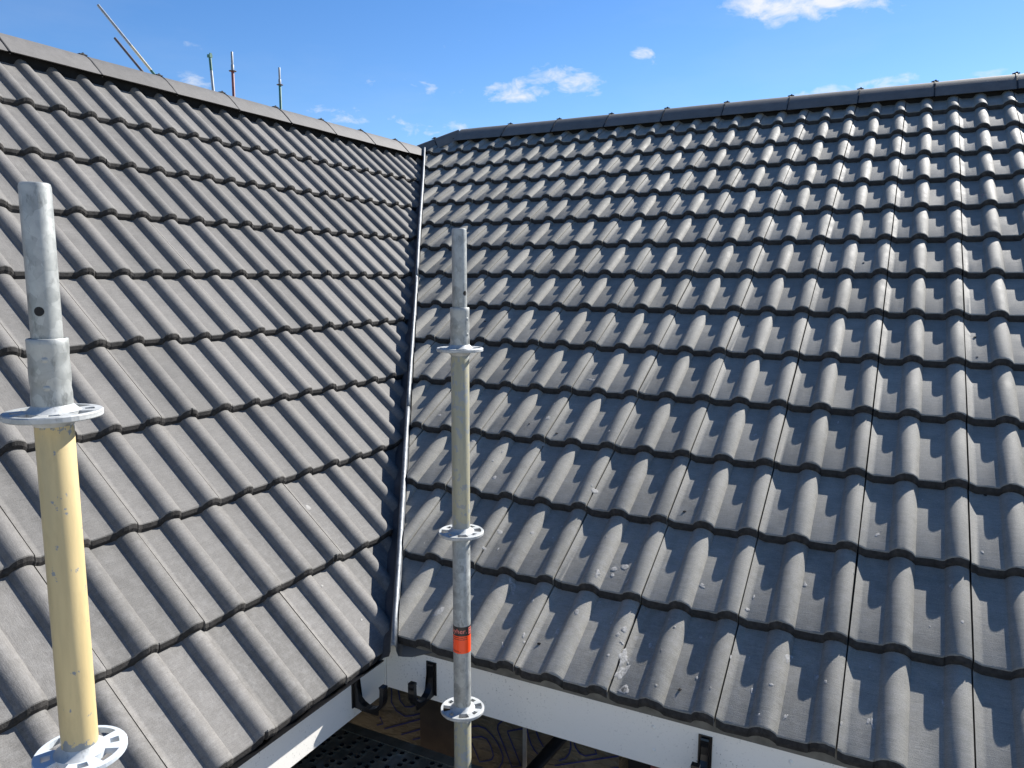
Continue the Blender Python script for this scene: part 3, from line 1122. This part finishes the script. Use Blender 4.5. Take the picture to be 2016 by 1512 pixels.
# dried mortar splashes on the tiles
SPL = [(-1.456, 0.504, 0.0083, 0.0104), (-0.993, 0.43, 0.0092, 0.0115), (-0.989, 0.404, 0.0066, 0.0083), (-0.961, 0.448, 0.0117, 0.0136), (-1.031, 0.384, 0.0067, 0.0167), (-1.313, 0.293, 0.0077, 0.032), (-1.212, 0.238, 0.0074, 0.0083), (-1.094, 0.159, 0.0047, 0.0168), (-1.504, 0.115, 0.0143, 0.0211), (-0.898, 0.183, 0.0046, 0.0058), (-0.886, 0.207, 0.0085, 0.0106), (-0.877, 0.159, 0.0038, 0.0047), (-0.864, 0.123, 0.0097, 0.0234), (-0.852, 0.07, 0.011, 0.023), (-0.829, 0.019, 0.0122, 0.0117), (-0.951, 0.271, 0.004, 0.005), (-0.939, 0.24, 0.0051, 0.0064), (-1.004, 0.305, 0.0045, 0.0056), (-1.243, 0.064, 0.004, 0.0129), (-1.327, 0.515, 0.0045, 0.0091), (-1.47, 0.407, 0.0072, 0.0056), (-0.887, 0.205, 0.0077, 0.0096), (-0.9, 0.181, 0.0054, 0.0067), (-0.883, 0.161, 0.003, 0.0038), (-0.862, 0.109, 0.0082, 0.0186), (-0.853, 0.075, 0.0096, 0.0156), (-0.832, 0.019, 0.0144, 0.0117), (-0.94, 0.237, 0.0051, 0.0064), (-0.955, 0.27, 0.004, 0.005), (-0.551, 0.368, 0.0057, 0.0071), (-0.7, 0.428, 0.0103, 0.0069), (-0.743, 0.253, 0.003, 0.0038), (-1.052, 0.231, 0.0072, 0.012), (-0.667, 0.254, 0.0045, 0.0056), (-0.741, 0.044, 0.0032, 0.004), (-0.568, 0.2, 0.0022, 0.0072), (-0.416, 0.24, 0.0071, 0.0177), (-0.446, 0.132, 0.0069, 0.0043), (-2.034, 1.094, 0.0114, 0.0057), (-1.598, 0.763, 0.0085, 0.0107), (-1.168, 0.753, 0.0112, 0.0117), (-1.412, 1.421, 0.0157, 0.0098), (-1.712, 1.278, 0.0063, 0.0078), (-1.786, 0.95, 0.007, 0.0087), (-1.214, 1.072, 0.0056, 0.007), (-1.534, 1.489, 0.0058, 0.0043), (-2.006, 1.58, 0.0087, 0.0047), (-1.471, 0.982, 0.0041, 0.009), (-1.52, 1.225, 0.0066, 0.0082), (-1.979, 1.463, 0.0037, 0.0122), (-1.502, 1.117, 0.016, 0.0094)]


def surf(side, u, s_):
    """normal offset of the tile surface at distance u along the eaves and s_ up the slope"""
    gg = G_B if side == 'B' else G_A
    ph = (u - 0.030) if side == 'B' else (u - 0.180)
    uu = ph % 0.30
    n_ = math.floor(s_ / gg)
    return top_h(uu) - ROLL_H - LIFT * (s_ / gg - n_)


rg = random.Random(44)
for _ in range(70):
    n_ = min(6, int(abs(rg.gauss(0, 2.2))))
    u_ = rg.uniform(-1.75 - 0.2 * n_, 0.1)
    if u_ < -1.5 - 0.24 * n_:
        continue
    k_ = rg.uniform(0.0016, 0.0052)
    SPL.append((u_, n_ * G_B + rg.uniform(0.03, 0.29), k_, k_ * rg.uniform(0.9, 3.2)))
bm = bmesh.new()
rg = random.Random(8)
SPA = [(-0.086, 0.582, 0.011, 0.010), (0.02, 0.16, 0.004, 0.004), (-0.21, 0.13, 0.005, 0.004), (-0.25, 0.30, 0.006, 0.004)]
for side, lst in (('B', SPL), ('A', SPA)):
    U, S_, N_, O = (U_B, S_B, N_B, O_B) if side == 'B' else (U_A, S_A, N_A, O_A)
    for (u, s_, rx, ry) in lst:
        k = 14
        ph = [rg.uniform(0, 6.28) for _ in range(3)]
        tw = rg.uniform(-0.4, 0.4)
        am = 0.10 if abs(rx - ry * 0.8) < 0.004 else 0.32

        def pt(a, f):
            r = f * (1 + am * math.sin(2 * a + ph[0]) + am * 0.7 * math.sin(3 * a + ph[1]) + am * 0.6 * math.sin(5 * a + ph[2]))
            x, y = rx * r * math.cos(a), ry * r * math.sin(a)
            uu, ss = u + x * math.cos(tw) - y * math.sin(tw), s_ + x * math.sin(tw) + y * math.cos(tw)
            return O + U * uu + S_ * ss + N_ * (surf(side, uu, ss) + (0.0013 if f < 0.99 else 0.0007))

        c = bm.verts.new(pt(0, 0.0))
        rings = []
        for f in (0.5, 0.85, 1.0):
            rings.append([bm.verts.new(pt(6.28318 * i / k, f)) for i in range(k)])
        for i in range(k):
            j = (i + 1) % k
            bm.faces.new((c, rings[0][i], rings[0][j]))
            for a_, b_ in zip(rings[:-1], rings[1:]):
                bm.faces.new((a_[i], b_[i], b_[j], a_[j]))
me = bm_mesh(bm, 'mortar_splashes', True)
spl = mesh_obj('mortar_splashes', me, None, (MT['splash'],))
tag(spl, 'pale dried splashes of mortar on the lower tiles', 'mortar splash', kind='stuff')


# ------------------------------------------------------------------ scaffolding standards
def rosette_mesh(seed=0):
    """flat disc with four large and four small openings round the tube"""
    bm = bmesh.new()
    rad = [0.0235, 0.0345, 0.0385, 0.0505, 0.0545, 0.0600, 0.0612]
    ang = []
    big, small = R_(17), R_(9)
    for k in range(8):
        c = k * math.pi / 4
        w = big if k % 2 == 0 else small
        ang += [(c - w, k), (c - w * 0.5, k), (c, k), (c + w * 0.5, k), (c + w, None)]
        e0, e1 = c + w, (k + 1) * math.pi / 4 - (small if k % 2 == 0 else big)
        ang += [(e0 + (e1 - e0) * 0.5, None)]
    th = 0.009
    na = len(ang)

    def vpos(i, j, z):
        a = ang[i % na][0]
        r = rad[j]
        return (r * math.cos(a), r * math.sin(a), z)

    def is_hole(i, j):
        k = ang[i % na][1]
        if k is None:
            return False
        lo, hi = (1, 4) if k % 2 == 0 else (2, 3)
        return lo <= j < hi

    vt, vb = {}, {}
    for i in range(na):
        for j in range(len(rad)):
            bev = 0.0014 if j in (len(rad) - 1,) else 0
            vt[i, j] = bm.verts.new(vpos(i, j, th / 2 - bev))
            vb[i, j] = bm.verts.new(vpos(i, j, -th / 2 + bev))
    cells = {(i, j) for i in range(na) for j in range(len(rad) - 1) if not is_hole(i, j)}
    for (i, j) in cells:
        i2 = (i + 1) % na
        bm.faces.new((vt[i, j], vt[i, j + 1], vt[i2, j + 1], vt[i2, j]))
        bm.faces.new((vb[i, j], vb[i2, j], vb[i2, j + 1], vb[i, j + 1]))
    for i in range(na):
        i2 = (i + 1) % na
        im = (i - 1) % na
        for j in range(len(rad) - 1):
            if (i, j) not in cells:
                continue
            if (i2, j) not in cells:
                bm.faces.new((vt[i2, j], vt[i2, j + 1], vb[i2, j + 1], vb[i2, j]))
            if (im, j) not in cells:
                bm.faces.new((vt[i, j + 1], vt[i, j], vb[i, j], vb[i, j + 1]))
            if j + 1 == len(rad) - 1 or (i, j + 1) not in cells:
                bm.faces.new((vt[i, j + 1], vt[i2, j + 1], vb[i2, j + 1], vb[i, j + 1]))
            if j == 0 or (i, j - 1) not in cells:
                bm.faces.new((vt[i2, j], vt[i, j], vb[i, j], vb[i2, j]))
    return bm_mesh(bm, 'rosette')


ROS = rosette_mesh()
TR = 0.02415


def weld_mesh(r):
    prof = [(r - 0.001, 0.017), (r + 0.002, 0.012), (r + 0.0075, 0.0065), (r + 0.011, 0.0046), (r - 0.001, 0.0046)]
    return lathe_mesh('weld', prof, 32, 80)


def standard(base, z_top, rosettes, sections, label, spin=20, hole_ang=0.0, group=None, scale_far=False):
    """plumb scaffold tube: sections = [(z0, z1, radius, material)], spigot on top with a pin hole"""
    root = empty('scaffold_standard', (base[0], base[1], GROUND_Z))
    tag(root, label, 'scaffold pole', group)
    off = -GROUND_Z
    for (z0, z1, r, mt, nm) in sections:
        t = 0.0032
        L = z1 - z0
        rim = [(r - t, L), (r - t * 0.7, L), (r - 0.0008, L - 0.0004), (r, L - 0.0016)]
        if nm == 'spigot':
            rim = [(r - t - 0.001, L - 0.002), (r - t * 0.9, L - 0.0002), (r - 0.003, L), (r - 0.0012, L - 0.0012), (r, L - 0.006)]
        n_mid = 12 if nm == 'sleeve' else 1
        mid = []
        for i in range(1, n_mid):
            f = i / n_mid
            crimp = -0.0011 * math.exp(-((f - 0.34) / 0.05) ** 2) - 0.0011 * math.exp(-((f - 0.72) / 0.05) ** 2)
            mid.append((r + crimp, f * L))
        prof = [(r - t, 0), (r, 0)] + mid + rim[::-1] + [(r - t, 0)]
        me = lathe_mesh(nm, prof, 40)
        o = mesh_obj(nm, me, root, (mt,))
        o.location = (0, 0, z0 + off)
        if nm == 'spigot':
            # pin hole through the spigot, following the curve of the wall
            hb = bmesh.new()
            cen = hb.verts.new(((r + 0.0003) * math.cos(hole_ang), (r + 0.0003) * math.sin(hole_ang), hole_z - z0))
            ring = []
            for q in range(24):
                aa = hole_ang + 0.0062 * math.cos(q * math.pi / 12) / r
                ring.append(hb.verts.new(((r + 0.0003) * math.cos(aa), (r + 0.0003) * math.sin(aa), hole_z - z0 + 0.0062 * math.sin(q * math.pi / 12))))
            for q in range(24):
                hb.faces.new((cen, ring[q], ring[(q + 1) % 24]))
            mesh_obj('pin_hole', bm_mesh(hb, 'pin_hole'), o, ('hollow',))
        if nm == 'sleeve':
            a0 = hole_ang + 0.15
            for zz in (0.34, 0.72):
                dm = lathe_mesh('rivet_dimple', [(0.0001, 0.0014), (0.003, 0.0012), (0.0046, 0.0), (0.0001, -0.001)], 14)
                d = mesh_obj('rivet_dimple', dm, o, (mt,))
                d.matrix_basis = Matrix.Translation((math.cos(a0) * (r - 0.0012), math.sin(a0) * (r - 0.0012), zz * L)) @ Matrix.Rotation(a0, 4, 'Z') @ Matrix.Rotation(R_(90), 4, 'Y')
    for i, (z, mt) in enumerate(rosettes):
        o = mesh_obj('rosette', ROS.copy(), root, (mt,))
        o.matrix_basis = Matrix.Translation((0, 0, z + off)) @ Matrix.Rotation(R_(spin), 4, 'Z')
        wme = weld_mesh(TR)
        w = mesh_obj('weld', wme, o, ('galv_pale',))
        w2 = mesh_obj('weld', wme, o)
        w2.matrix_basis = Matrix.Rotation(math.pi, 4, 'X')
    return root


SP = 0.0192
hole_z = 1.1043
st1 = standard((-1.2166, -1.3003), 1.2716, [(0.964, 'galv_pale'), (0.464, 'cream_plate'), (-0.036, 'cream_plate')],
               [(GROUND_Z, -0.0405, TR, 'greytube', 'tube'), (-0.0305, 0.4585, TR, 'cream', 'tube'), (0.4695, 0.9585, TR, 'cream', 'tube'), (0.9685, 1.068, TR + 0.0012, 'galv', 'sleeve'), (1.05, 1.2716, SP, 'galv', 'spigot')],
               'near scaffold pole at the left edge, strong cream yellow paint below a bare spigot', 14, R_(-52), 'scaffold poles in front of the roof')
hole_z = 1.110
st2 = standard((-1.2223, -0.2125), 1.2747, [(0.963, 'galv_pale'), (0.465, 'galv_pale'), (-0.049, 'galv_pale')],
               [(GROUND_Z, -0.556, TR, 'greytube', 'tube'), (-0.554, -0.0545, TR, 'faded', 'tube'), (-0.0435, 0.4600, TR, 'galv', 'tube'), (0.4700, 0.9580, TR, 'faded', 'tube'), (0.9675, 1.0732, TR + 0.0012, 'galv', 'sleeve'), (1.05, 1.2747, SP, 'galv', 'spigot')],
               'slim scaffold pole before the valley, faded cream and bare steel with an orange label', 34, R_(-12), 'scaffold poles in front of the roof')

# orange label wrapped round the second pole
PH0 = math.atan2(-1.931 + 0.2125, -0.1897 + 1.2223)        # the side of the tube the label faces


def wrap_patch(name, parent, r, a0, a1, z0, z1, mat, seg=36):
    bm = bmesh.new()
    lo, hi = [], []
    for i in range(seg + 1):
        a = PH0 + a0 + (a1 - a0) * i / seg
        lo.append(bm.verts.new((r * math.cos(a), r * math.sin(a), z0)))
        hi.append(bm.verts.new((r * math.cos(a), r * math.sin(a), z1)))
    for i in range(seg):
        bm.faces.new((lo[i], lo[i + 1], hi[i + 1], hi[i])).smooth = True
    me = bm_mesh(bm, name)
    return mesh_obj(name, me, parent, (mat,))


lab = wrap_patch('label_sticker', st2, TR + 0.0004, R_(-118), R_(112), 0.1265 - GROUND_Z, 0.2030 - GROUND_Z, 'orange')
lab['label'] = 'orange label with black band round the pole'
wrap_patch('label_band', lab, TR + 0.0006, R_(-118), R_(112), 0.1770 - GROUND_Z, 0.2034 - GROUND_Z, 'labelblack')


def wrap_text(txt, size, a_start, z, mat, parent, sx=1.0):
    cu = bpy.data.curves.new('label_text', 'FONT')
    cu.body = txt
    cu.size = size
    cu.resolution_u = 3
    to = bpy.data.objects.new('label_text', cu)
    COL.objects.link(to)
    dg = bpy.context.evaluated_depsgraph_get()
    me = bpy.data.meshes.new_from_object(to.evaluated_get(dg))
    bpy.data.objects.remove(to)
    bpy.data.curves.remove(cu)
    r = TR + 0.0008
    wdt = max(v.co.x for v in me.vertices) * sx
    for v in me.vertices:
        a = PH0 + a_start + v.co.x * sx / r
        zz = v.co.y
        v.co = (r * math.cos(a), r * math.sin(a), z - GROUND_Z + zz)
    me.materials.clear()
    me.materials.append(MT[mat])
    mesh_obj('label_text', me, parent)
    return wdt / r


wrap_text('Layher.', 0.0190, R_(-98), 0.1850, 'labelpink', lab, 1.02)
# boxed mark at the right of the band, and the rows of tiny print on the orange field
for a0, a1, z0, z1 in ((46, 49, .181, .199), (74, 77, .181, .199), (49, 74, .1965, .199), (49, 74, .181, .1835), (53, 58, .185, .195), (58, 66, .1885, .1915), (66, 71, .185, .195)):
    wrap_patch('label_mark', lab, TR + 0.0008, R_(a0), R_(a1), z0 - GROUND_Z, z1 - GROUND_Z, 'labelpink', 4)
rg = random.Random(3)
for z, a_end, w in ((0.1715, 36, 0.0022), (0.1660, 34, 0.0022), (0.1605, -62, 0.0018), (0.151, -66, 0.0026), (0.133, -20, 0.0013), (0.1305, -8, 0.0011)):
    a = -84
    while a < a_end:
        st = rg.uniform(3, 8)
        wrap_patch('label_print', lab, TR + 0.0006, R_(a), R_(min(a + st, a_end)), z - GROUND_Z, z + w - GROUND_Z, 'labelblack', 3)
        a += st + rg.uniform(1.2, 3)


# distant scaffolding showing above the left ridge
def far_standard(base, z_ros, z_top, mat_low, label):
    root = empty('scaffold_standard', (base[0], base[1], GROUND_Z))
    tag(root, label, 'scaffold pole', 'scaffold poles beyond the left ridge')
    off = -GROUND_Z
    for nm, z0, z1, r, mt in (('tube', GROUND_Z, z_ros, TR, mat_low), ('sleeve', z_ros, z_ros + 0.10, TR + 0.001, 'greytube'), ('spigot', z_ros + 0.09, z_top, SP, 'greytube')):
        L = z1 - z0
        o = mesh_obj(nm, lathe_mesh(nm, [(r - 0.003, 0), (r, 0), (r, L - 0.002), (r - 0.001, L), (r - 0.003, L), (r - 0.003, 0)], 20), root, (mt,))
        o.location = (0, 0, z0 + off)
    o = mesh_obj('rosette', ROS.copy(), root, ('rust',))
    o.location = (0, 0, z_ros + off)
    return root


far_standard((-10.467, 7.8615), 4.568, 4.875, 'red', 'distant scaffold pole with red paint and a collar disc above the left ridge')
far_standard((-11.0173, 9.5388), 4.766, 5.079, 'green', 'distant scaffold pole with green paint and a collar disc, nearest the valley')
pt = empty('scaffold_standard', (-11.40, 8.24, GROUND_Z))
tag(pt, 'short distant grey pole with a green top, leaning a little', 'scaffold pole', 'scaffold poles beyond the left ridge')
A0 = Vector((0, 0, 5.03 - GROUND_Z))
A1 = Vector((0.10, -0.05, 4.40 - GROUND_Z))
dn = (A1 - A0).normalized()
foot = A0 + dn * (A0.z / -dn.z)
tube_between('tube', foot, A0 + dn * 0.28, TR, 'greytube', pt)
tube_between('tube', A0 + dn * 0.28, A0, TR, 'green', pt)
bm = bmesh.new()
add_box(bm, (-0.035, -0.03, -0.05), (0.035, 0.03, 0.0))
add_box(bm, (0.01, -0.02, 0.0), (0.034, 0.02, 0.022))
mesh_obj('coupler', bm_mesh(bm, 'coupler'), pt, ('green',), Matrix.Translation(A0 + Vector((0, 0, 0.01))))


def brace(top, low, parts, label):
    top, low = Vector(top), Vector(low)
    d = (low - top).normalized()
    full = (top.z - GROUND_Z) / -d.z
    footp = top + d * full
    root = empty('scaffold_brace', footp)
    tag(root, label, 'scaffold tube', 'sloping scaffold tubes beyond the left ridge')
    s = 0.0
    for ln, mt in parts:
        e = full if ln is None else min(full, s + ln)
        tube_between('tube', top + d * s - footp, top + d * e - footp, TR, mt, root)
        s = e
    # swivel clamp low down, hidden behind the ridge
    return root


brace((-13.2214, 7.4553, 5.9044), (-12.2465, 7.7628, 4.6803), [(0.93, 'greytube'), (0.56, 'creamtube'), (0.9, 'green'), (None, 'greytube')],
      'long sloping scaffold tube in grey, cream and green against the sky')
brace((-13.863, 8.2194, 5.6369), (-13.3775, 8.374, 5.0367), [(None, 'rust')],
      'shorter dark sloping scaffold tube against the sky')


# ------------------------------------------------------------------ perforated steel planks under the eaves
def plank_mesh(length, width):
    bm = bmesh.new()
    px, py = 0.031, 0.029
    nx, ny = int((length - 0.06) / px), int((width - 0.06) / py)
    x0, y0 = (length - nx * px) / 2, (width - ny * py) / 2
    hr = 0.0090
    vcache = {}

    def vert(x, y, z=0.0):
        k = (round(x, 5), round(y, 5), round(z, 5))
        if k not in vcache:
            vcache[k] = bm.verts.new((x, y, z))
        return vcache[k]

    for i in range(nx):
        for j in range(ny):
            ax, ay, bx, by = x0 + i * px, y0 + j * py, x0 + (i + 1) * px, y0 + (j + 1) * py
            cxx, cyy = (ax + bx) / 2, (ay + by) / 2
            cor = [vert(ax, ay), vert(bx, ay), vert(bx, by), vert(ax, by)]
            if (i + j * 2) % 5 in (0, 2, 3) and (i // 9) % 4 != 3:
                ring = [bm.verts.new((cxx + hr * math.cos(a), cyy + hr * math.sin(a), 0.0022)) for a in [math.pi * (1.25 + t / 4) for t in range(8)]]
                low = [bm.verts.new((v.co.x, v.co.y, -0.006)) for v in ring]
                for c in range(4):
                    r0, r1, r2 = ring[c * 2], ring[c * 2 + 1], ring[(c * 2 + 2) % 8]
                    c2 = cor[(c + 1) % 4]
                    bm.faces.new((cor[c], c2, r1))
                    bm.faces.new((cor[c], r1, r0))
                    bm.faces.new((c2, r2, r1))
                for t in range(8):
                    t2 = (t + 1) % 8
                    bm.faces.new((ring[t], ring[t2], low[t2], low[t])).material_index = 1  # hole walls coloured black in place of shade
            else:
                bm.faces.new(cor)
    add_box(bm, (x0, y0, -0.030), (length - x0, width - y0, -0.026), 1)  # added dark sheet standing in for the shade seen through the holes
    # rims and folded sides
    add_box(bm, (0, 0, -0.06), (length, y0 - 0.0005, 0.004))
    add_box(bm, (0, width - y0 + 0.0005, -0.06), (length, width, 0.004))
    add_box(bm, (0, y0, -0.06), (x0 - 0.0005, width - y0, 0.003))
    add_box(bm, (length - x0 + 0.0005, y0, -0.06), (length, width - y0, 0.003))
    return bm_mesh(bm, 'scaffold_plank')


pm = plank_mesh(2.57, 0.32)
pm.materials.append(MT['plank'])
pm.materials.append(MT['hollow'])
DECK_Z = -0.485
for i, lbl in enumerate(('dirty perforated steel scaffold plank closest to the wall below the valley corner', 'perforated steel scaffold plank next out from the wall')):
    o = bpy.data.objects.new('scaffold_plank', pm)
    COL.objects.link(o)
    o.location = (-1.98, -0.185 - 0.335 * i, DECK_Z)
    tag(o, lbl, 'plank', 'scaffold planks under the eaves')
# transom tube carrying the planks
tr = tube_between('scaffold_transom', (-1.30, -0.95, DECK_Z - 0.085), (-1.30, 0.24, DECK_Z - 0.085), TR, 'greytube')
tag(tr, 'grey scaffold tube carrying the steel planks', 'scaffold tube')
